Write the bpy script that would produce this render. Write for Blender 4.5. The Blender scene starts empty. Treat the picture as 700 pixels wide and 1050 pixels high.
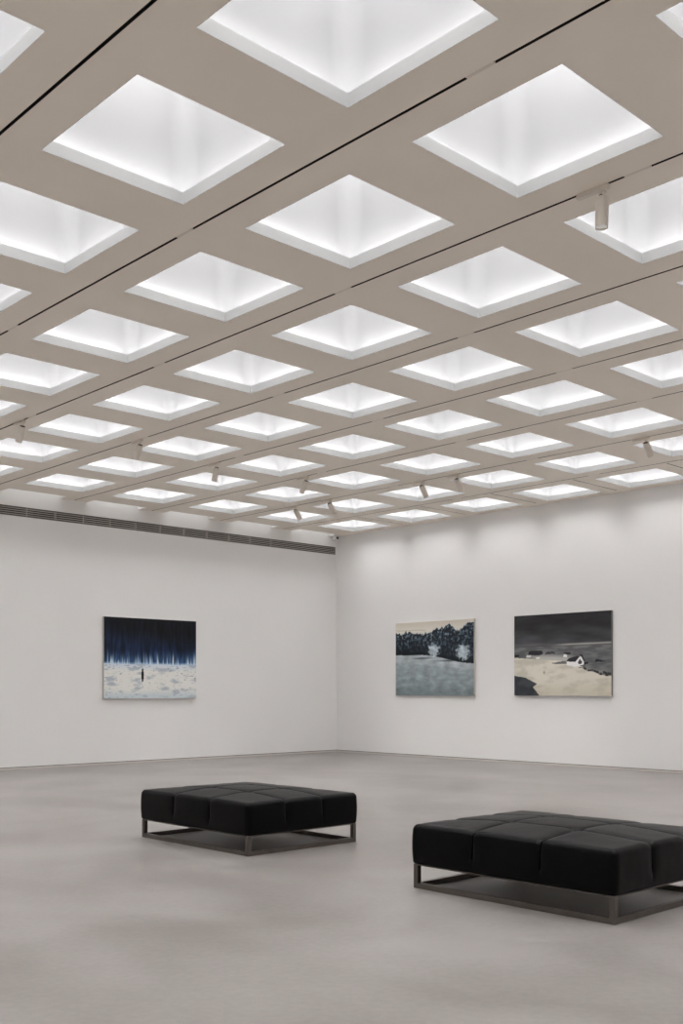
import bpy, bmesh, math, random
from mathutils import Vector, Matrix, noise

random.seed(7)
scn = bpy.context.scene
COL = scn.collection
P = 1.65                    # ceiling grid module across (metres)
PY = 1.65 * 1.0272          # grid module along the tracks
CAM_H = 0.847 * P
CEIL = CAM_H + 2.0938 * P
XW = 0.48 * P               # inner face of the right wall
YW = 0.85 * P               # inner face of the grille wall
XN = -10.6 * P              # walls behind the viewer
YN = -10.9 * P
OX = 0.6633 * P / 2         # half opening of a coffer
OY = 0.6856 * P / 2
NR = 11
NC = 11


# ------------------------------------------------------------------ helpers
def lin(r, g, b):
    f = lambda c: (c / 255 / 12.92) if c / 255 <= 0.04045 else ((c / 255 + 0.055) / 1.055) ** 2.4
    return (f(r), f(g), f(b), 1.0)


def link(name, me, parent=None, loc=(0, 0, 0)):
    o = bpy.data.objects.new(name, me)
    COL.objects.link(o)
    o.location = loc
    if parent:
        o.parent = parent
    return o


def obj(name, bm, mat, parent=None, loc=(0, 0, 0), smooth=False):
    me = bpy.data.meshes.new(name)
    bmesh.ops.recalc_face_normals(bm, faces=bm.faces)
    bm.to_mesh(me)
    bm.free()
    me.materials.append(mat)
    if smooth:
        for p in me.polygons:
            p.use_smooth = True
    return link(name, me, parent, loc)


def tag(o, label, cat, group=None):
    o['label'] = label
    o['category'] = cat
    if group:
        o['group'] = group
    return o


def thing(name, label, cat, loc=(0, 0, 0), rz=0, group=None):
    o = bpy.data.objects.new(name, None)
    COL.objects.link(o)
    o.location = loc
    o.rotation_euler = (0, 0, rz)
    o.empty_display_size = 0.1
    return tag(o, label, cat, group)


def struct(name, bm, mat):
    o = obj(name, bm, mat)
    o['kind'] = 'structure'
    return o


def dup(root, loc, label, rz=None):
    r = root.copy()
    COL.objects.link(r)
    r.location = loc
    if rz is not None:
        r.rotation_euler = (0, 0, rz)
    r['label'] = label
    for ch in list(root.children):
        c = ch.copy()
        COL.objects.link(c)
        c.parent = r
        for g in list(ch.children):
            d = g.copy()
            COL.objects.link(d)
            d.parent = c
    return r


def box(bm, x0, x1, y0, y1, z0, z1, bevel=0.0):
    vs = [bm.verts.new((x, y, z)) for x in (x0, x1) for y in (y0, y1) for z in (z0, z1)]
    idx = [(0, 1, 3, 2), (4, 6, 7, 5), (0, 4, 5, 1), (2, 3, 7, 6), (0, 2, 6, 4), (1, 5, 7, 3)]
    fs = [bm.faces.new([vs[i] for i in f]) for f in idx]
    if bevel > 0:
        es = {e for f in fs for e in f.edges}
        bmesh.ops.bevel(bm, geom=list(es), offset=bevel, segments=2, profile=0.6, affect='EDGES')
    return bm


def lathe(bm, prof, n=24, mtx=Matrix()):
    rings = []
    for r, z in prof:
        rings.append([bm.verts.new(mtx @ Vector((r * math.cos(2 * math.pi * i / n), r * math.sin(2 * math.pi * i / n), z))) for i in range(n)])
    for a, b in zip(rings, rings[1:]):
        for i in range(n):
            bm.faces.new((a[i], a[(i + 1) % n], b[(i + 1) % n], b[i]))
    bm.faces.new(rings[0])
    bm.faces.new(rings[-1])
    return bm


def tube(bm, pts, r, n=6):
    rings = []
    for i, p in enumerate(pts):
        a = pts[max(i - 1, 0)]
        b = pts[min(i + 1, len(pts) - 1)]
        t = (b - a).normalized()
        u = t.orthogonal().normalized()
        if abs(t.z) < 0.99:
            u = t.cross(Vector((0, 0, 1))).normalized()
        elif rings:
            u = last
        w = t.cross(u).normalized()
        last = u
        rings.append([bm.verts.new(p + r * (math.cos(2 * math.pi * k / n) * u + math.sin(2 * math.pi * k / n) * w)) for k in range(n)])
    for a, b in zip(rings, rings[1:]):
        for i in range(n):
            bm.faces.new((a[i], a[(i + 1) % n], b[(i + 1) % n], b[i]))
    bm.faces.new(rings[0])
    bm.faces.new(rings[-1])
    return bm


ORD = ['first', 'second', 'third', 'fourth', 'fifth', 'sixth', 'seventh', 'eighth', 'ninth', 'tenth', 'eleventh', 'twelfth']


# ---------------------------------------------------------------- materials
def mat(name, col, rough=0.6, metal=0.0, spec=0.5, vary=0.0, scale=3.0, bump=0.0, bscale=60.0, emit=None, estr=0.0):
    m = bpy.data.materials.new(name)
    m.use_nodes = True
    nt = m.node_tree
    b = nt.nodes['Principled BSDF']
    b.inputs['Base Color'].default_value = col
    b.inputs['Roughness'].default_value = rough
    b.inputs['Metallic'].default_value = metal
    b.inputs['Specular IOR Level'].default_value = spec
    tc = nt.nodes.new('ShaderNodeTexCoord')
    if vary > 0:
        n = nt.nodes.new('ShaderNodeTexNoise')
        n.inputs['Scale'].default_value = scale
        n.inputs['Detail'].default_value = 5
        nt.links.new(tc.outputs['Object'], n.inputs['Vector'])
        r = nt.nodes.new('ShaderNodeValToRGB')
        r.color_ramp.elements[0].position = 0.3
        r.color_ramp.elements[1].position = 0.7
        r.color_ramp.elements[0].color = [c * (1 - vary) for c in col[:3]] + [1]
        r.color_ramp.elements[1].color = [min(1, c * (1 + vary)) for c in col[:3]] + [1]
        nt.links.new(n.outputs['Fac'], r.inputs['Fac'])
        nt.links.new(r.outputs['Color'], b.inputs['Base Color'])
    if bump > 0:
        n2 = nt.nodes.new('ShaderNodeTexNoise')
        n2.inputs['Scale'].default_value = bscale
        n2.inputs['Detail'].default_value = 4
        nt.links.new(tc.outputs['Object'], n2.inputs['Vector'])
        bp = nt.nodes.new('ShaderNodeBump')
        bp.inputs['Strength'].default_value = bump
        bp.inputs['Distance'].default_value = 0.01
        nt.links.new(n2.outputs['Fac'], bp.inputs['Height'])
        nt.links.new(bp.outputs['Normal'], b.inputs['Normal'])
    if emit:
        b.inputs['Emission Color'].default_value = emit
        b.inputs['Emission Strength'].default_value = estr
    return m


LID = 9.0
STRIP = 46.0
WASH = 1.7
M = {}
M['ceiling'] = mat('ceiling_paint', (0.86, 0.79, 0.70, 1), 0.48, vary=0.02, scale=1.5)
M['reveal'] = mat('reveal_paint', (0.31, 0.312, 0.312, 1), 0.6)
M['wall'] = mat('wall_paint', (0.865, 0.860, 0.858, 1), 0.75, vary=0.012, scale=0.8, spec=0.3)
M['white'] = mat('white_paint', (0.78, 0.78, 0.77, 1), 0.6)
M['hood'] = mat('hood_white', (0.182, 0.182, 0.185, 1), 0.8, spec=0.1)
M['lid'] = mat('lid_fill_panel', (0.8, 0.8, 0.8, 1), 0.6, emit=(1, 0.985, 0.975, 1), estr=LID)
M['strip'] = mat('led_strip', (0.8, 0.8, 0.8, 1), 0.6, emit=(1, 0.985, 0.975, 1), estr=STRIP)
M['wash'] = mat('recess_fill_panel', (0.8, 0.8, 0.8, 1), 0.6, emit=(1, 0.98, 0.965, 1), estr=WASH)
M['slot'] = mat('track_black', (0.012, 0.011, 0.010, 1), 0.6)
M['beige'] = mat('beige_metal', (0.72, 0.66, 0.59, 1), 0.45, vary=0.02)
M['knuckle'] = mat('dark_joint', (0.05, 0.045, 0.04, 1), 0.5)
M['lens'] = mat('lens_glass', (0.42, 0.44, 0.46, 1), 0.15, emit=(1, 0.96, 0.9, 1), estr=0.25)
M['rim'] = mat('white_rim', (0.85, 0.85, 0.84, 1), 0.4)
M['grille'] = mat('grille_metal', (0.45, 0.42, 0.395, 1), 0.5)
M['grille_edge'] = mat('grille_edge_metal', (0.12, 0.11, 0.105, 1), 0.5)
M['void'] = mat('duct_dark', (0.03, 0.028, 0.027, 1), 0.9)
M['leather'] = mat('black_leather', (0.0018, 0.0018, 0.002, 1), 0.38, spec=0.085, bump=0.12, bscale=110)
M['seam'] = mat('seam_thread', (0.001, 0.001, 0.001, 1), 0.9, spec=0.0)
M['steel'] = mat('dark_bronze_steel', (0.13, 0.115, 0.103, 1), 0.36, metal=0.9, vary=0.08, scale=14)
M['canvas_side'] = mat('raw_canvas', (0.50, 0.48, 0.44, 1), 0.85, bump=0.1, bscale=300)
M['canvas_dark'] = mat('dark_canvas_side', (0.16, 0.16, 0.15, 1), 0.85)
M['plate'] = mat('caption_card', (0.84, 0.83, 0.81, 1), 0.6)
M['gapshade'] = mat('painted_gap_shade', (0.10, 0.092, 0.085, 1), 0.8)
M['base'] = mat('baseboard_paint', (0.60, 0.57, 0.54, 1), 0.6)

for k in ('lid', 'strip', 'wash'):
    M[k].cycles.emission_sampling = 'FRONT'


def floor_mat():
    m = bpy.data.materials.new('polished_concrete')
    m.use_nodes = True
    nt = m.node_tree
    L = nt.links.new
    b = nt.nodes['Principled BSDF']
    tc = nt.nodes.new('ShaderNodeTexCoord')

    def nz(scale, detail, dist=0.0, stretch=None):
        n = nt.nodes.new('ShaderNodeTexNoise')
        n.inputs['Scale'].default_value = scale
        n.inputs['Detail'].default_value = detail
        n.inputs['Distortion'].default_value = dist
        if stretch:
            mp = nt.nodes.new('ShaderNodeMapping')
            mp.inputs['Scale'].default_value = stretch
            L(tc.outputs['Object'], mp.inputs['Vector'])
            L(mp.outputs['Vector'], n.inputs['Vector'])
        else:
            L(tc.outputs['Object'], n.inputs['Vector'])
        return n
    big = nz(0.55, 6, 0.6)
    mid = nz(1.6, 7, 0.4, (1.0, 0.6, 1))
    fine = nz(22, 6)
    mx = nt.nodes.new('ShaderNodeMix')
    mx.data_type = 'FLOAT'
    mx.inputs[0].default_value = 0.45
    L(big.outputs['Fac'], mx.inputs[2])
    L(mid.outputs['Fac'], mx.inputs[3])
    mx2 = nt.nodes.new('ShaderNodeMix')
    mx2.data_type = 'FLOAT'
    mx2.inputs[0].default_value = 0.16
    L(mx.outputs[0], mx2.inputs[2])
    L(fine.outputs['Fac'], mx2.inputs[3])
    r = nt.nodes.new('ShaderNodeValToRGB')
    r.color_ramp.elements[0].position = 0.40
    r.color_ramp.elements[1].position = 0.60
    r.color_ramp.elements[0].color = (0.144, 0.130, 0.120, 1)
    r.color_ramp.elements[1].color = (0.222, 0.208, 0.199, 1)
    L(mx2.outputs[0], r.inputs['Fac'])
    L(r.outputs['Color'], b.inputs['Base Color'])
    rr = nt.nodes.new('ShaderNodeMapRange')
    rr.inputs[3].default_value = 0.32
    rr.inputs[4].default_value = 0.42
    L(mid.outputs['Fac'], rr.inputs[0])
    L(rr.outputs[0], b.inputs['Roughness'])
    b.inputs['Specular IOR Level'].default_value = 0.6
    return m


M['floor'] = floor_mat()


def paint_mat():
    m = bpy.data.materials.new('oil_paint')
    m.use_nodes = True
    nt = m.node_tree
    b = nt.nodes['Principled BSDF']
    a = nt.nodes.new('ShaderNodeVertexColor')
    a.layer_name = 'paint'
    nt.links.new(a.outputs['Color'], b.inputs['Base Color'])
    b.inputs['Roughness'].default_value = 0.7
    b.inputs['Specular IOR Level'].default_value = 0.25
    return m


M['paint'] = paint_mat()

# ------------------------------------------------------------------ setting
T = 0.2
bm = bmesh.new()
box(bm, XN - T, XW + T, YN - T, YW + T, -0.2, 0.0)
struct('floor', bm, M['floor'])

# vent slot in the grille wall
VZ0, VZ1 = CAM_H + 1.846 * P, CAM_H + 1.949 * P
VX1 = 0.462 * P
TOP = CEIL + 1.45
bm = bmesh.new()
box(bm, XN - T, XW + T, YW, YW + T, 0, VZ0)
box(bm, XN - T, XW + T, YW, YW + T, VZ1, TOP)
box(bm, VX1, XW + T, YW, YW + T, VZ0, VZ1)
box(bm, XN - T, XN, YW, YW + T, VZ0, VZ1)
struct('wall_left', bm, M['wall'])
bm = bmesh.new()
box(bm, XW, XW + T, YN - T, YW, 0, TOP)
struct('wall_right', bm, M['wall'])
bm = bmesh.new()
box(bm, XN - T, XN, YN - T, YW, 0, TOP)
struct('wall_near', bm, M['wall'])
bm = bmesh.new()
box(bm, XN, XW, YN - T, YN, 0, TOP)
struct('wall_back', bm, M['wall'])


def baseboard(name, horizontal, a0, a1, c, s):
    # a flush skirting strip under a thin dark strip, the shade of a gap put in as colour
    bm = bmesh.new()
    g = bmesh.new()
    h0, h1 = 0.034, 0.044
    d0, d1 = c, c - s * 0.006
    lo, hi = min(d0, d1), max(d0, d1)
    e0, e1 = c, c - s * 0.0035
    glo, ghi = min(e0, e1), max(e0, e1)
    if horizontal:
        box(bm, a0, a1, lo, hi, 0, h0)
        box(g, a0, a1, glo, ghi, h0, h1)
    else:
        box(bm, lo, hi, a0, a1, 0, h0)
        box(g, glo, ghi, a0, a1, h0, h1)
    o = struct(name, bm, M['base'])
    obj('painted_gap_shade', g, M['gapshade'], o)


baseboard('baseboard_left', True, XN, XW, YW, 1)
baseboard('baseboard_right', False, YN, YW, XW, 1)
baseboard('baseboard_near', False, YN, YW, XN, -1)
baseboard('baseboard_back', True, XN, XW, YN, -1)

# ceiling slab: openings for the lights, slots for the tracks
SW = 0.0125                  # half width of a track slot
TX = [-(r + 0.5) * P for r in range(NR - 1)]
holes = []
for r in range(NR):
    for c in range(NC):
        holes.append((-r * P - OX, -r * P + OX, -c * PY - OY, -c * PY + OY))
    holes.append((-r * P - OX, -r * P + OX, PY - OY, YW + 0.01))
for tx in TX:
    holes.append((tx - SW, tx + SW, YN + 0.3, YW - 0.03))
CR = []
for c in range(NC - 1):
    y = -(c + 0.5) * PY
    CR.append(y)
    holes.append((-0.455 * P, 0.36 * P, y - SW * 0.9, y + SW * 0.9))
xs = sorted({XN, XW} | {round(h[i], 5) for h in holes for i in (0, 1)})
ys = sorted({YN, YW} | {round(h[i], 5) for h in holes for i in (2, 3) if h[i] < YW})


def solid(i, j):
    if i < 0 or j < 0 or i >= len(xs) - 1 or j >= len(ys) - 1:
        return False
    x = (xs[i] + xs[i + 1]) / 2
    y = (ys[j] + ys[j + 1]) / 2
    return not any(h[0] < x < h[1] and h[2] < y < h[3] for h in holes)


bm = bmesh.new()
cth = 0.03
vc = {}


def cv(i, j, k):
    if (i, j, k) not in vc:
        vc[(i, j, k)] = bm.verts.new((xs[i], ys[j], CEIL + k * cth))
    return vc[(i, j, k)]


S = {(i, j): solid(i, j) for i in range(-1, len(xs)) for j in range(-1, len(ys))}
for i in range(len(xs) - 1):
    for j in range(len(ys) - 1):
        if not S[(i, j)]:
            continue
        bm.faces.new((cv(i, j, 0), cv(i, j + 1, 0), cv(i + 1, j + 1, 0), cv(i + 1, j, 0)))
        bm.faces.new((cv(i, j, 1), cv(i + 1, j, 1), cv(i + 1, j + 1, 1), cv(i, j + 1, 1)))
        if not S[(i - 1, j)]:
            bm.faces.new((cv(i, j, 0), cv(i, j, 1), cv(i, j + 1, 1), cv(i, j + 1, 0)))
        if not S[(i + 1, j)]:
            bm.faces.new((cv(i + 1, j, 0), cv(i + 1, j + 1, 0), cv(i + 1, j + 1, 1), cv(i + 1, j, 1)))
        if not S[(i, j - 1)]:
            bm.faces.new((cv(i, j, 0), cv(i + 1, j, 0), cv(i + 1, j, 1), cv(i, j, 1)))
        if not S[(i, j + 1)]:
            bm.faces.new((cv(i, j + 1, 0), cv(i, j + 1, 1), cv(i + 1, j + 1, 1), cv(i + 1, j + 1, 0)))
struct('ceiling', bm, M['ceiling'])


# ------------------------------------------------------------ coffer lights
def loop_band(bm, rings):
    # rings: list of (hx, hy, z, corner radius) rectangles bridged one to the next
    prev = None
    for hx, hy, z, rad in rings:
        vs = []
        for sx, sy, a0 in ((1, 1, 0), (-1, 1, 66), (-1, -1, 180), (1, -1, 270)):
            for k in range(9):
                a = math.radians(a0 + 90 * k / 8)
                vs.append(bm.verts.new((sx * (hx - rad) + rad * math.cos(a), sy * (hy - rad) + rad * math.sin(a), z)))
        if prev:
            n = len(vs)
            for i in range(n):
                bm.faces.new((prev[i], prev[(i + 1) % n], vs[(i + 1) % n], vs[i]))
        prev = vs
    return prev


BAND = 0.088                 # height of the white reveal
LEDGE = 0.15                # ledge that hides the light strip
HOOD = 1.10                  # height of the hood above the ceiling


def make_coffer(loc, label):
    t = thing('ceiling_light', label, 'ceiling light', loc, group='square recessed ceiling lights')
    fx, fy = OX - 0.002, OY - 0.002
    bm = bmesh.new()
    e = 0.001
    loop_band(bm, [(fx + 0.0015, fy + 0.0015, 0.0, e), (fx, fy, 0.0, e), (fx, fy, BAND, e), (fx + 0.012, fy + 0.012, BAND, e),
                   (fx + 0.012, fy + 0.012, BAND - 0.03, e), (fx + LEDGE, fy + LEDGE, BAND - 0.03, e)])
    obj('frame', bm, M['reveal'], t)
    bm = bmesh.new()
    loop_band(bm, [(fx + LEDGE, fy + LEDGE, BAND - 0.03, 0.14), (fx + LEDGE, fy + LEDGE, 0.4, 0.16), (fx + LEDGE - 0.03, fy + LEDGE - 0.03, HOOD, 0.18)])
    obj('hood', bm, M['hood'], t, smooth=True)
    bm = bmesh.new()
    box(bm, -fx - LEDGE + 0.03, fx + LEDGE - 0.03, -fy - LEDGE + 0.03, fy + LEDGE - 0.03, HOOD, HOOD + 0.02)
    obj('fill_panel', bm, M['lid'], t)  # unseen glowing panel added above the hood to light the room
    bm = bmesh.new()
    o, w, z0, z1 = LEDGE * 0.25, 0.03, BAND - 0.028, BAND - 0.018
    box(bm, -fx, fx, fy + o, fy + o + w, z0, z1)
    box(bm, -fx, fx, -fy - o - w, -fy - o, z0, z1)
    box(bm, fx + o, fx + o + w, -fy, fy, z0, z1)
    box(bm, -fx - o - w, -fx - o, -fy, fy, z0, z1)
    obj('light_strip', bm, M['strip'], t)
    return t


def coffer_label(r, c):
    return 'white square ceiling light, %s out from right wall, %s out from grille wall' % (ORD[r], ORD[c])


proto = None
for r in range(NR):
    for c in range(NC):
        loc = (-r * P, -c * PY, CEIL)
        if proto is None:
            proto = make_coffer(loc, coffer_label(r, c))
        else:
            dup(proto, loc, coffer_label(r, c))

# narrow recesses between the beam ends along the grille wall
Y0 = PY - OY
proto = None
for r in range(NR):
    loc = (-r * P, (Y0 + YW) / 2, CEIL)
    lab = 'narrow recess with added fill panel above grille between beam ends, %s from right wall' % ORD[r]
    if proto is None:
        t = thing('wall_recess_fill', lab, 'ceiling light', loc, group='narrow recesses along the grille wall')
        hy = (YW - Y0) / 2
        bm = bmesh.new()
        x, z = OX - 0.002, 0.55
        v = [bm.verts.new(p) for p in ((-x, hy, 0), (-x, -hy + 0.002, 0), (x, -hy + 0.002, 0), (x, hy, 0),
                                       (-x, hy, z), (-x, -hy + 0.002, z), (x, -hy + 0.002, z), (x, hy, z))]
        for a, b in ((0, 1), (1, 2), (2, 3)):
            bm.faces.new((v[a], v[b], v[b + 4], v[a + 4]))
        obj('hood', bm, M['white'], t)
        bm = bmesh.new()
        box(bm, -x, x, -hy + 0.002, hy - 0.002, z, z + 0.02)
        obj('fill_panel', bm, M['wash'], t)  # added glowing panel, out of view, brightens the wall in the recess
        proto = t
    else:
        dup(proto, loc, lab)

# ------------------------------------------------------------------- tracks
GAPS = [-2.13 * P, -3.87 * P, -5.59 * P, -7.32 * P, -9.05 * P]


def channel(bm, axis, a0, a1, w, z0, z1):
    # a slim upside-down U
    th = 0.003
    for (p0, p1, q0, q1) in ((-w, -w + th, z0, z1), (w - th, w, z0, z1), (-w, w, z1, z1 + th)):
        if axis == 'y':
            box(bm, p0, p1, a0, a1, q0, q1)
        else:
            box(bm, a0, a1, p0, p1, q0, q1)


proto = None
for k, tx in enumerate(TX):
    lab = 'long black ceiling track with beige joints, %s from right wall' % ORD[k]
    if proto is None:
        t = thing('light_track', lab, 'track', (tx, 0, CEIL), group='long ceiling tracks running to the grille wall')
        bm = bmesh.new()
        channel(bm, 'y', YN + 0.31, YW - 0.035, SW - 0.001, 0.001, 0.025)
        obj('channel', bm, M['slot'], t)
        for g in GAPS:
            bm = bmesh.new()
            box(bm, -SW + 0.0015, SW - 0.0015, g - 0.1, g + 0.1, 0.0, 0.012)
            obj('joint_cover', bm, M['beige'], t)
        proto = t
    else:
        dup(proto, (tx, 0, CEIL), lab)
proto = None
for k, y in enumerate(CR):
    lab = 'short black track between ceiling lights %s and %s from grille along right wall' % (ORD[k], ORD[k + 1])
    if proto is None:
        t = thing('short_track', lab, 'track', (0, y, CEIL), group='short tracks across the outer beam')
        bm = bmesh.new()
        channel(bm, 'x', -0.455 * P + 0.002, 0.36 * P - 0.002, SW * 0.9 - 0.001, 0.001, 0.025)
        obj('channel', bm, M['slot'], t)
        proto = t
    else:
        dup(proto, (0, y, CEIL), lab)


# --------------------------------------------------------------- spotlights
def make_spot(x, y, aim, tilt, label, energy, size=1.0):
    """aim: compass angle of the barrel's lean, tilt: degrees from straight down"""
    t = thing('spotlight', label, 'spotlight', (x, y, CEIL), group='small beige track spotlights')
    bm = bmesh.new()
    box(bm, -0.02, 0.02, -0.05, 0.2, -0.032, 0.0, bevel=0.004)
    obj('adapter', bm, M['beige'], t)
    bm = bmesh.new()
    lathe(bm, [(0.013, -0.075), (0.013, -0.03)], 14)
    lathe(bm, [(0.03, -0.042), (0.032, -0.038), (0.032, -0.03)], 18)
    obj('stem', bm, M['beige'], t)
    a = math.radians(aim)
    d = Vector((math.cos(a) * math.sin(math.radians(tilt)), math.sin(a) * math.sin(math.radians(tilt)), -math.cos(math.radians(tilt))))
    side = Vector((-math.sin(a), math.cos(a), 0))
    piv = Vector((0, 0, -0.085))
    rot = Matrix((side.cross(-d), side, -d)).transposed().to_4x4()
    # local z points back up the barrel
    mt = Matrix.Translation(piv) @ rot
    bm = bmesh.new()
    kn = Matrix.Translation(piv) @ Matrix((-d.cross(side), -d, side)).transposed().to_4x4()
    lathe(bm, [(0.017, -0.03), (0.02, -0.026), (0.02, 0.026), (0.017, 0.03)], 16, kn)
    obj('knuckle', bm, M['knuckle'], t)
    R, Ln = 0.044, 0.2
    bm = bmesh.new()
    lathe(bm, [(0.0395, 0.006), (R, 0.0), (R, -Ln + 0.004), (R - 0.002, -Ln), (R - 0.006, -Ln), (R - 0.007, -Ln + 0.016)], 28, mt)
    b = obj('barrel', bm, M['beige'], t)
    bm = bmesh.new()
    lathe(bm, [(R - 0.0075, -Ln + 0.014), (R - 0.0075, -Ln + 0.010), (R - 0.02, -Ln + 0.008)], 24, mt)
    obj('lens', bm, M['lens'], b)
    bm = bmesh.new()
    n = 28
    r0, r1, z = R - 0.0072, R - 0.001, -Ln - 0.0015
    va = [bm.verts.new(mt @ Vector((r0 * math.cos(2 * math.pi * i / n), r0 * math.sin(2 * math.pi * i / n), z))) for i in range(n)]
    vb = [bm.verts.new(mt @ Vector((r1 * math.cos(2 * math.pi * i / n), r1 * math.sin(2 * math.pi * i / n), z))) for i in range(n)]
    vd = [bm.verts.new(mt @ Vector((r1 * math.cos(2 * math.pi * i / n), r1 * math.sin(2 * math.pi * i / n), z + 0.006))) for i in range(n)]
    for i in range(n):
        j = (i + 1) % n
        bm.faces.new((va[i], va[j], vb[j], vb[i]))
        bm.faces.new((vb[i], vb[j], vd[j], vd[i]))
    obj('rim', bm, M['rim'], b)
    if energy > 0:
        ld = bpy.data.lights.new('lamp', 'SPOT')
        ld.energy = energy
        ld.spot_size = math.radians(46)
        ld.spot_blend = 1.0
        ld.shadow_soft_size = 0.035
        ld.color = (1, 0.975, 0.95)
        lo = link('lamp', ld, t, piv + d * (Ln + 0.02))
        lo.rotation_euler = d.to_track_quat('-Z', 'Y').to_euler()
    return t


SPOTS = [
    (-5.5, -7.157, 90, 2, 'nearest beige track spotlight, hanging straight down at the right', 0),
    (-5.5, -1.97, 92, 30, 'beige track spotlight leaning to grille wall, leftmost in the photo', 66),
    (-4.5, -2.07, 90, 32, 'beige track spotlight leaning to grille wall, second from left', 66),
    (-3.5, -1.79, 95, 16, 'beige track spotlight hanging nearly upright, left of the tilted pair by the corner', 66),
    (-2.5, -1.90, 88, 34, 'beige track spotlight leaning left, above the two tilted ones near the corner', 66),
    (-1.5, -0.59, -2, 34, 'beige track spotlight closest to the room corner, tilted toward right wall', 66),
    (-1.5, -1.16, 0, 36, 'beige track spotlight tilted right, just right of the one nearest the corner', 66),
    (-1.5, -2.52, 0, 33, 'beige track spotlight tilted right against a bright panel, above the left right-wall painting', 66),
    (-1.5, -2.98, 2, 38, 'beige track spotlight half lost against ceiling, next right of the panel-backed one', 66),
    (-1.5, -5.02, 0, 40, 'beige track spotlight near the right edge on the second-last beam', 66),
]
for x, y, aim, tilt, lab, en in SPOTS:
    make_spot(x * P, y * P, aim, tilt, lab, en)

# --------------------------------------------------------------------- vent
t = thing('air_vent', 'long grey slotted air grille high on the left wall', 'air vent', (0, YW, VZ0))
H = VZ1 - VZ0
x0, x1 = XN + 0.01, VX1 - 0.004
bm = bmesh.new()
box(bm, x0, x1, 0.12, 0.125, 0.004, H - 0.004)
obj('backing', bm, M['void'], t)
bm = bmesh.new()
for z0, z1 in ((0.001, 0.014), (H - 0.014, H - 0.001)):
    box(bm, x0, x1, -0.004, 0.1, z0, z1)
box(bm, x1 - 0.014, x1, -0.004, 0.1, 0.014, H - 0.014)
obj('frame', bm, M['grille_edge'], t)
ns = 4
for k in range(ns):
    zc = 0.014 + (H - 0.028) * (k + 0.5) / ns
    bm = bmesh.new()
    vs = [bm.verts.new((x, y, zc + z)) for x in (x0, x1 - 0.014) for (y, z) in ((0.0, -0.010), (0.0, 0.004), (0.03, 0.012), (0.03, 0.004))]
    for f in ((0, 1, 2, 3), (7, 6, 5, 4), (0, 4, 5, 1), (1, 5, 6, 2), (2, 6, 7, 3), (3, 7, 4, 0)):
        bm.faces.new([vs[i] for i in f])
    obj('slat', bm, M['grille'], t)
x = -0.669 * P
while x > x0:
    bm = bmesh.new()
    box(bm, x - 0.007, x + 0.007, -0.001, 0.05, 0.014, H - 0.014)
    obj('divider', bm, M['grille'], t)
    x -= 0.338 * P

# small camera in the corner
t = thing('security_camera', 'small white security camera under the ceiling in the room corner', 'camera', (0.40 * P, 0.785 * P, CEIL))
bm = bmesh.new()
box(bm, -0.1, 0.1, -0.07, 0.07, -0.022, 0.0, bevel=0.004)
obj('mounting_plate', bm, M['white'], t)
bm = bmesh.new()
box(bm, -0.055, 0.055, -0.07, 0.045, -0.1, -0.018, bevel=0.008)
b = obj('body', bm, M['white'], t)
bm = bmesh.new()
lathe(bm, [(0.026, 0.0), (0.026, 0.012), (0.02, 0.02)], 20, Matrix.Translation((0, -0.07, -0.06)) @ Matrix.Rotation(math.radians(90), 4, 'X'))
obj('lens', bm, M['slot'], b)


# ---------------------------------------------------------------- paintings
def n2(x, y, s, seed=0.0, oct=4):
    return noise.fractal(Vector((x * s, y * s, seed)), 1.0, 2.0, oct)


def mixc(a, b, t):
    t = max(0.0, min(1.0, t))
    return tuple(a[i] + (b[i] - a[i]) * t for i in range(3))


def sm(a, b, x):
    t = max(0.0, min(1.0, (x - a) / (b - a)))
    return t * t * (3 - 2 * t)


rng = random.Random(11)
TRUNKS = [(rng.random(), 0.05 + 0.16 * rng.random() ** 1.6, 0.003 + 0.005 * rng.random(), 0.25 + 0.75 * rng.random()) for _ in range(46)]
TRUNKS += [(u, hh, 0.006, 1.0) for u, hh in ((0.07, 0.08), (0.15, 0.07), (0.24, 0.1), (0.33, 0.11), (0.49, 0.12), (0.565, 0.15), (0.67, 0.13), (0.735, 0.14), (0.79, 0.11), (0.9, 0.12), (0.94, 0.1))]


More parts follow.
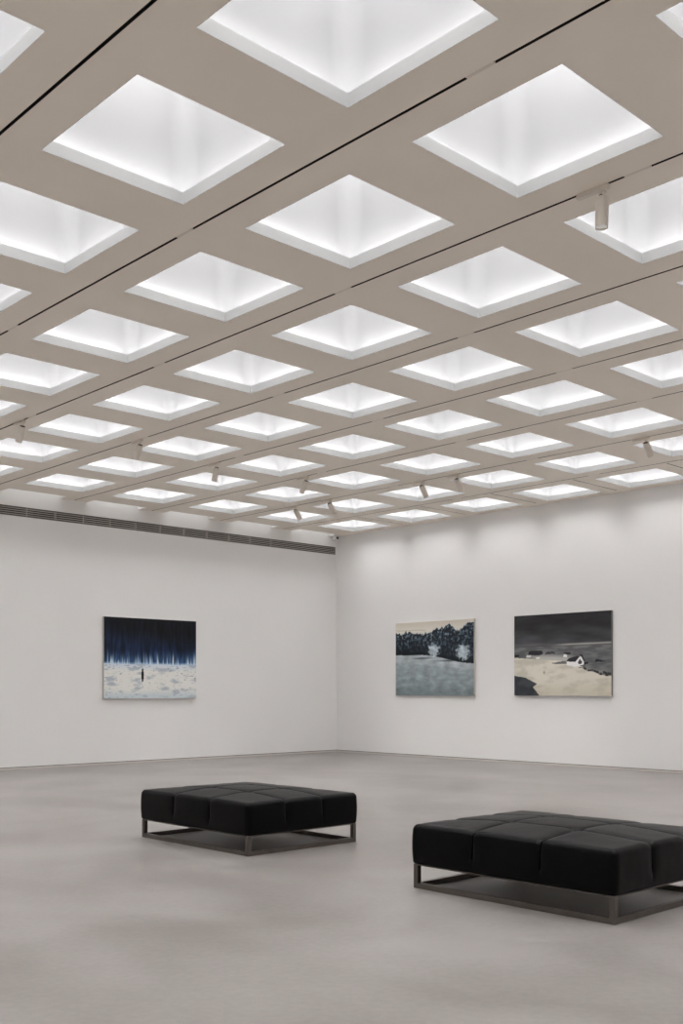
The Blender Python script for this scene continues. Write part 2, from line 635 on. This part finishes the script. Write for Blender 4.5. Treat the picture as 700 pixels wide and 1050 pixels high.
def paint_forest(u, v):
    hz = 0.425 + 0.008 * n2(u, 0, 6, 3)
    if v > hz:
        k = (v - hz) / (1 - hz)
        c = mixc((44, 70, 104), (22, 33, 54), sm(0.0, 0.35, k))
        c = mixc(c, (13, 15, 21), sm(0.25, 0.8, k + 0.25 * (u - 0.6)))
        st = n2(u, v * 0.12, 34, 8, 3)
        c = tuple(max(4, x * (1 + 0.55 * st)) for x in c)
        for tu, th, tw, ta in TRUNKS:
            d = abs(u - tu)
            if d < tw * 2.5:
                f = math.exp(-(d / tw) ** 2) * ta * (1 - sm(0.0, th * 1.15, v - hz))
                c = mixc(c, (196, 212, 226), f)
        c = mixc(c, (170, 190, 208), 0.75 * (1 - sm(0, 0.035, v - hz)))
        return c
    k = (hz - v) / hz
    c = mixc((186, 194, 203), (203, 204, 200), sm(0, 0.25, k))
    c = mixc(c, (176, 186, 192), sm(0.7, 1.0, k))
    m = n2(u, v * 2.2, 7, 5, 5)
    c = mixc(c, (150, 158, 168), 0.8 * sm(0.05, 0.7, m))
    s = n2(u, v * 2.5, 26, 9, 3) + 0.35 * sm(0.55, 0.95, u) * math.exp(-((v - 0.29) / 0.06) ** 2) + 0.2 * math.exp(-((v - 0.39) / 0.03) ** 2)
    c = mixc(c, (112, 122, 138), 0.8 * sm(0.45, 0.8, s))
    # the small dark walker
    du = (u - 0.402)
    if 0.2 < v < 0.37:
        w = 0.013 * (1 - 0.55 * sm(0.26, 0.2, v)) * (1 - 0.3 * sm(0.34, 0.36, v))
        if v > 0.335:
            w = 0.008
        if abs(du) < w:
            c = (14, 14, 18)
    return c


def paint_field(u, v):
    hz = 0.555 - 0.02 * u - 0.115 * sm(0.35, 1.0, u) + 0.004 * n2(u, 0, 12, 2)
    tl = 0.86 - 0.05 * u + 0.11 * sm(0.4, 0.68, u) + 0.03 * n2(u, 0, 9, 4, 3) + 0.035 * n2(u, 0, 34, 5, 2) - 0.07 * math.exp(-((u - 0.8) / 0.06) ** 2) + 0.03 * sm(0.85, 0.95, u)
    if v > tl:
        c = mixc((194, 190, 181), (182, 175, 164), sm(0.88, 1.0, v))
        c = mixc(c, (176, 178, 176), 0.8 * (1 - sm(0.0, 0.035, v - tl)))
        if u < 0.4 and abs(v - 0.895 + 0.02 * u) < 0.006:
            c = mixc(c, (160, 150, 136), 0.6)
    elif v > hz:
        m = n2(u * 1.5, v * 0.8, 22, 1, 5)
        c = mixc((23, 29, 36), (62, 76, 88), sm(-0.15, 0.6, m))
        k = n2(u * 1.3, v, 30, 6, 3)
        c = mixc(c, (140, 155, 165), sm(0.12, 0.6, k) * sm(hz + 0.06, tl, v) * 0.75)
        c = mixc(c, (17, 21, 26), 1 - sm(0.0, 0.14, v - hz))
    else:
        k = (hz - v) / hz
        c = mixc((152, 159, 163), (120, 130, 134), sm(0.0, 0.4, k))
        c = mixc(c, (98, 108, 111), sm(0.55, 1.0, k))
        m = n2(u, v * 1.6, 11, 7, 5)
        c = tuple(x * (1 + 0.16 * m) for x in c)
        for (cu, cv_, wu) in ((0.36, 0.505, 0.12), (0.72, 0.465, 0.16)):
            f = math.exp(-((u - cu) / wu) ** 2 - ((v - cv_) / 0.012) ** 2)
            c = mixc(c, (48, 58, 62), f * 0.85)
    for cu, cv_ in ((0.505, 0.535), (0.865, 0.475)):
        if abs(u - cu) < 0.006 and abs(v - cv_) < 0.02:
            c = (120, 130, 136)
    for cu, cv_, ru, rv in ((0.505, 0.612, 0.08, 0.095), (0.87, 0.57, 0.095, 0.11)):
        d = ((u - cu) / ru) ** 2 + ((v - cv_) / rv) ** 2 + 0.7 * n2(u, v, 24, 3, 3)
        if d < 1.15:
            c = mixc(c, (186, 199, 206), sm(1.15, 0.3, d) * (0.8 + 0.25 * n2(u, v, 16, 12, 2)))
    return c


def inpoly(u, v, pts):
    r = False
    j = len(pts) - 1
    for i in range(len(pts)):
        (xi, yi), (xj, yj) = pts[i], pts[j]
        if (yi > v) != (yj > v) and u < (xj - xi) * (v - yi) / (yj - yi) + xi:
            r = not r
        j = i
    return r


VILLAGE = [
    ([(0.56, 0.37), (0.65, 0.345), (0.65, 0.42), (0.60, 0.43), (0.56, 0.42)], (214, 214, 212)),
    ([(0.55, 0.415), (0.585, 0.455), (0.68, 0.48), (0.655, 0.405)], (40, 40, 44)),
    ([(0.65, 0.35), (0.735, 0.375), (0.735, 0.41), (0.695, 0.475), (0.65, 0.41)], (206, 206, 203)),
    ([(0.675, 0.40), (0.69, 0.44), (0.72, 0.41), (0.71, 0.385), (0.685, 0.38)], (60, 60, 64)),
    ([(0.69, 0.485), (0.735, 0.41), (0.75, 0.405), (0.705, 0.50)], (34, 34, 38)),
    ([(0.735, 0.37), (0.78, 0.385), (0.775, 0.40), (0.735, 0.40)], (38, 38, 42)),
    ([(0.52, 0.47), (0.56, 0.462), (0.56, 0.505), (0.53, 0.515)], (196, 196, 196)),
    ([(0.52, 0.51), (0.54, 0.53), (0.60, 0.525), (0.595, 0.495), (0.55, 0.5)], (44, 44, 48)),
    ([(0.15, 0.50), (0.16, 0.545), (0.19, 0.56), (0.30, 0.555), (0.32, 0.52), (0.27, 0.495)], (36, 36, 40)),
    ([(0.13, 0.475), (0.18, 0.475), (0.19, 0.50), (0.14, 0.505)], (180, 180, 178)),
    ([(0.33, 0.51), (0.35, 0.535), (0.43, 0.535), (0.44, 0.51)], (52, 52, 56)),
    ([(0.0, 0.485), (0.05, 0.485), (0.055, 0.505), (0.0, 0.51)], (30, 30, 34)),
    ([(0.84, 0.405), (0.85, 0.435), (0.90, 0.425), (0.95, 0.405), (0.9, 0.4)], (34, 34, 38)),
    ([(0.40, 0.40), (0.55, 0.425), (0.56, 0.385), (0.44, 0.385)], (92, 92, 92)),
    ([(0.24, 0.455), (0.28, 0.46), (0.28, 0.475), (0.24, 0.475)], (200, 200, 198)),
]
BARN = [(0, 0.25), (0.12, 0.225), (0.25, 0.145), (0.205, 0.105), (0.275, 0.0), (0, 0.0)]
HEDGE = [(0.66, 0.34), (0.75, 0.335), (0.86, 0.30), (1.0, 0.275), (1.0, 0.235), (0.9, 0.245), (0.78, 0.30)]


def paint_village(u, v):
    edge = 0.475 - 0.10 * u - 0.14 * sm(0.5, 1.0, u)
    w = 0.006 * n2(u, v, 16, 2, 2)
    if v > 0.6:
        k = (v - 0.6) / 0.4
        m = n2(u * 0.7, v * 2.2, 5, 3, 5)
        c = mixc((58, 59, 62), (37, 37, 39), sm(0.1, 0.9, k))
        c = tuple(x * (1 + 0.25 * m) for x in c)
        f = math.exp(-((v - 0.615 - 0.01 * u) / 0.012) ** 2) * sm(0.3, 0.6, u)
        c = mixc(c, (164, 162, 156), 0.8 * f)
        f = math.exp(-((v - 0.63) / 0.02) ** 2) * (1 - sm(0.25, 0.5, u))
        c = mixc(c, (98, 98, 98), 0.5 * f)
    elif v > edge:
        m = n2(u, v * 3.5, 8, 5, 4)
        c = mixc((78, 79, 81), (100, 101, 102), sm(-0.4, 0.5, m))
        if v < edge + 0.10 and u < 0.62:
            c = mixc(c, (178, 176, 170), 0.75 * sm(0.1, 0.02, v - edge) * sm(0.1, 0.3, u))
        if u > 0.75:
            c = mixc(c, (140, 138, 132), 0.5 * sm(0.06, 0.0, v - edge))
    else:
        m = n2(u, v * 1.8, 6, 9, 5)
        c = mixc((186, 182, 171), (168, 164, 153), sm(-0.2, 0.6, m))
        c = mixc(c, (158, 152, 136), sm(0.25, 0.0, v) * 0.5)
        d = ((u - 0.325) / 0.008) ** 2 + ((v - 0.285) / 0.018) ** 2
        c = mixc(c, (112, 106, 96), math.exp(-d))
    for poly, pc in VILLAGE:
        if inpoly(u + w, v + w, poly):
            c = pc
    if inpoly(u + w, v + w * 2, HEDGE):
        c = mixc((44, 44, 46), (120, 118, 112), sm(0.0, 0.5, n2(u, v, 30, 4, 3)))
    if inpoly(u, v, BARN):
        m = n2(u, v, 9, 1, 3)
        c = mixc((40, 43, 48), (56, 59, 63), sm(-0.3, 0.5, m))
    return c


GAIN = 0.70


def make_painting(name, fn, origin, ux, w, h, nrm, label, side_mat, depth=0.05):
    t = thing(name, label, 'painting', origin, group='unframed canvases on the gallery walls')
    NU, NV = 230, 170
    verts = []
    cols = []
    dn = nrm * depth
    for j in range(NV + 1):
        for i in range(NU + 1):
            u, v = i / NU, j / NV
            verts.append(ux * (u - 0.5) * w + Vector((0, 0, v * h)) + dn)
            c = fn(u, v)
            l = lin(*[max(0, min(255, x)) for x in c])
            cols.extend([min(0.85, l[0] / GAIN), min(0.85, l[1] / GAIN), min(0.85, l[2] / GAIN), 1.0])
    faces = []
    for j in range(NV):
        for i in range(NU):
            a = j * (NU + 1) + i
            faces.append((a, a + 1, a + NU + 2, a + NU + 1))
    me = bpy.data.meshes.new('canvas')
    me.from_pydata([tuple(v) for v in verts], [], faces)
    at = me.color_attributes.new('paint', 'FLOAT_COLOR', 'POINT')
    at.data.foreach_set('color', cols)
    me.materials.append(M['paint'])
    link('canvas', me, t)
    bm = bmesh.new()
    a, b = ux * (-w / 2), ux * (w / 2)
    d0, d1 = nrm * 0.002, nrm * (depth - 0.0008)
    pts = [p + Vector((0, 0, z)) + d for p in (a, b) for z in (0, h) for d in (d0, d1)]
    vs = [bm.verts.new(p) for p in pts]
    for f in ((0, 1, 3, 2), (4, 6, 7, 5), (0, 4, 5, 1), (2, 3, 7, 6), (0, 2, 6, 4), (1, 5, 7, 3)):
        bm.faces.new([vs[i] for i in f])
    obj('stretcher', bm, side_mat, t)
    return t


ZB = CAM_H
make_painting('painting', paint_forest, Vector((-2.503 * P, YW, ZB - 0.097 * P)), Vector((1, 0, 0)), 1.264 * P, 0.925 * P, Vector((0, -1, 0)),
              'dark blue forest painting with lone walker on snow, alone on the left wall', M['canvas_side'])
make_painting('painting', paint_field, Vector((XW, -0.947 * P, ZB - 0.072 * P)), Vector((0, -1, 0)), 1.288 * P, 0.923 * P, Vector((-1, 0, 0)),
              'grey green meadow painting with dark tree line and two pale bushes', M['canvas_side'])
make_painting('painting', paint_village, Vector((XW, -2.83 * P, ZB - 0.066 * P)), Vector((0, -1, 0)), 1.279 * P, 0.914 * P, Vector((-1, 0, 0)),
              'painting of white cottages on beige ground under charcoal sky', M['canvas_dark'])


def caption(loc, horizontal, label):
    bm = bmesh.new()
    if horizontal:
        box(bm, -0.035, 0.035, -0.005, 0.0, -0.03, 0.03, bevel=0.001)
    else:
        box(bm, -0.005, 0.0, -0.035, 0.035, -0.03, 0.03, bevel=0.001)
    o = obj('caption_card', bm, M['plate'], None, loc)
    tag(o, label, 'label', 'small wall captions')


caption((-1.925 * P, YW, ZB - 0.14 * P), True, 'tiny blank caption card under the blue forest painting')
caption((XW, -1.565 * P, ZB - 0.125 * P), False, 'tiny blank caption card under the meadow painting')
caption((XW, -3.435 * P, ZB - 0.112 * P), False, 'tiny blank caption card under the cottage painting')

# ------------------------------------------------------------------ benches
BX, BY = 0.765 * P, 0.98 * P        # footprint of the steel frame
BZ0, BZ1 = 0.166, 0.45             # underside and rim height of the cushion


def cushion_bm(hx, hy, z0, z1):
    R = 0.036
    nx, ny, nz = 126, 160, 24
    hz = (z1 - z0) / 2
    zc = (z0 + z1) / 2
    bm = bmesh.new()
    V = {}
    sxl = [-hx / 3, hx / 3]
    syl = [-hy / 3, hy / 3]

    def groove(d, w):
        return math.exp(-(d / w) ** 2)

    def place(i, j, k):
        if (i, j, k) in V:
            return V[(i, j, k)]
        p = Vector((-hx + 2 * hx * i / nx, -hy + 2 * hy * j / ny, -hz + 2 * hz * k / nz))
        q = Vector((max(-hx + R, min(hx - R, p.x)), max(-hy + R, min(hy - R, p.y)), max(-hz + 0.02, min(hz - R, p.z))))
        d = p - q
        n = d.normalized() if d.length > 1e-6 else Vector((0, 0, 1))
        rad = R if p.z > 0 else min(R, 0.03)
        if d.length > 1e-6:
            m = max(abs(d.x) / R, abs(d.y) / R, (d.z / R if d.z > 0 else -d.z / 0.02))
            s = q + Vector((n.x * R, n.y * R, n.z * (R if n.z > 0 else 0.02))) * min(1, m)
        else:
            s = p
        top = max(0.0, n.z)
        fade = 1.0 if p.z > 0 else max(0.0, 1 - (-p.z / (hz * 0.75)))
        if n.z < -0.3:
            fade = 0
        dx = min(abs(s.x - a) for a in sxl)
        dy = min(abs(s.y - a) for a in syl)
        # seams run over the top and down the sides
        gx = groove(dx, 0.012) * (1 - 0.999 * abs(n.x))
        gy = groove(dy, 0.012) * (1 - 0.999 * abs(n.y))
        wx = groove(dx, 0.045) * (1 - abs(n.x))
        wy = groove(dy, 0.045) * (1 - abs(n.y))
        dep = max(gx, gy) * 0.013 + max(wx, wy) * 0.007
        dep += 0.012 * math.exp(-((dx / 0.05) ** 2 + (dy / 0.05) ** 2)) * top
        fx = ((s.x + hx) * 3 / (2 * hx)) % 1.0
        fy = ((s.y + hy) * 3 / (2 * hy)) % 1.0
        s = s - n * dep * fade
        dome = 0.045 * (1 - (p.x / hx) ** 2) * (1 - (p.y / hy) ** 2) * max(0, p.z / hz)
        bulge = 0.008 * (1 - (p.z / hz) ** 2) if abs(n.z) < 0.9 else 0
        s = s + Vector((n.x, n.y, 0)) * bulge + Vector((0, 0, dome))
        wr = 0.0018 * noise.fractal(Vector((s.x * 5, s.y * 5, s.z * 5)), 1.0, 2.0, 3)
        s = s + n * wr
        s.z += zc
        V[(i, j, k)] = bm.verts.new(s)
        return V[(i, j, k)]

    for i in range(nx):
        for j in range(ny):
            for k in (0, nz):
                bm.faces.new((place(i, j, k), place(i + 1, j, k), place(i + 1, j + 1, k), place(i, j + 1, k)))
    for i in range(nx):
        for k in range(nz):
            for j in (0, ny):
                bm.faces.new((place(i, j, k), place(i + 1, j, k), place(i + 1, j, k + 1), place(i, j, k + 1)))
    for j in range(ny):
        for k in range(nz):
            for i in (0, nx):
                bm.faces.new((place(i, j, k), place(i, j + 1, k), place(i, j + 1, k + 1), place(i, j, k + 1)))
    return bm


def make_bench(x, y, label):
    t = thing('bench', label, 'bench', (x, y, 0), group='black leather museum benches')
    hx, hy = BX / 2 + 0.012, BY / 2 + 0.012
    cu = obj('cushion', cushion_bm(hx, hy, BZ0, BZ1), M['leather'], t, smooth=True)
    # seam cords lying in the grooves
    me = cu.data
    bvh_v = [v.co.copy() for v in me.vertices]
    from mathutils.bvhtree import BVHTree
    tree = BVHTree.FromPolygons(bvh_v, [tuple(p.vertices) for p in me.polygons])
    zlow = (BZ0 + BZ1) / 2 - 0.045

    def run(fixed, axis):
        pts = []
        h = hy if axis == 'x' else hx
        seq = []
        for k in range(6):
            seq.append((-h, zlow + (BZ1 - 0.05 - zlow) * k / 5, -1))
        for k in range(49):
            seq.append((-h + 2 * h * k / 48, None, 0))
        for k in range(6):
            seq.append((h, BZ1 - 0.05 - (BZ1 - 0.05 - zlow) * k / 5, 1))
        for a, z, s in seq:
            if s == 0:
                if abs(a) > h - 0.02:
                    continue
                o = Vector((fixed, a, 1)) if axis == 'x' else Vector((a, fixed, 1))
                hit = tree.ray_cast(o, Vector((0, 0, -1)))
            else:
                d = Vector((0, -s, 0)) if axis == 'x' else Vector((-s, 0, 0))
                o = Vector((fixed, s * 3, z)) if axis == 'x' else Vector((s * 3, fixed, z))
                hit = tree.ray_cast(o, d)
            if hit[0] is not None:
                pts.append(hit[0] + hit[1] * 0.0012 * (1 if hit[1].dot(o - hit[0]) > 0 else -1))
        b = bmesh.new()
        tube(b, pts, 0.0055, 6)
        obj('seam', b, M['seam'], cu)
    for a in (-hx / 3, hx / 3):
        run(a, 'x')
    for a in (-hy / 3, hy / 3):
        run(a, 'y')
    w = 0.038
    fx, fy = BX / 2, BY / 2
    for sx in (-1, 1):
        for sy in (-1, 1):
            bm = bmesh.new()
            cx, cy = sx * (fx - w / 2), sy * (fy - w / 2)
            box(bm, cx - w / 2, cx + w / 2, cy - w / 2, cy + w / 2, 0.0, BZ0 + 0.004, bevel=0.002)
            obj('leg', bm, M['steel'], t)
    e = 0.001
    for z0, z1, nm in ((0.0005, w, 'bottom_rail'), (BZ0 - 0.004, BZ0 + 0.003, 'top_rail')):
        for s in (-1, 1):
            bm = bmesh.new()
            box(bm, -fx + w - e, fx - w + e, s * (fy - w / 2) - w / 2 + e, s * (fy - w / 2) + w / 2 - e, z0, z1, bevel=0.002)
            obj(nm, bm, M['steel'], t)
            bm = bmesh.new()
            box(bm, s * (fx - w / 2) - w / 2 + e, s * (fx - w / 2) + w / 2 - e, -fy + w - e, fy - w + e, z0, z1, bevel=0.002)
            obj(nm, bm, M['steel'], t)
    return t


make_bench((-5.974 + 0.3825) * P, (-7.51 + 0.49) * P, 'nearer black tufted leather bench on steel frame, cut by the right edge')
make_bench((-5.974 + 0.3825) * P, (-5.39 + 0.49) * P, 'farther black tufted leather bench on steel frame, seen whole at left')

# ------------------------------------------------------------ camera, world
cam = bpy.data.cameras.new('camera')
co = bpy.data.objects.new('camera', cam)
COL.objects.link(co)
co.location = (-9.2607 * P, -9.5569 * P, CAM_H)
co.rotation_euler = (math.radians(90), 0, -0.75744)
cam.sensor_fit = 'VERTICAL'
cam.sensor_height = 36
cam.lens = 36 * 1068.03 / 1050
cam.shift_y = (707.29 - 525) / 1050
cam.clip_start = 0.05
cam.clip_end = 100
scn.camera = co

w = bpy.data.worlds.new('world')
scn.world = w
w.use_nodes = True
w.node_tree.nodes['Background'].inputs['Color'].default_value = (0, 0, 0, 1)
w.node_tree.nodes['Background'].inputs['Strength'].default_value = 0.0

scn.view_settings.view_transform = 'Standard'
scn.view_settings.look = 'None'
scn.view_settings.exposure = 0.22
scn.view_settings.gamma = 1.0
scn.view_settings.use_curve_mapping = False
scn.cycles.max_bounces = 10
scn.cycles.diffuse_bounces = 8
scn.cycles.glossy_bounces = 4
scn.cycles.use_light_tree = True
scn.cycles.sample_clamp_indirect = 4.0
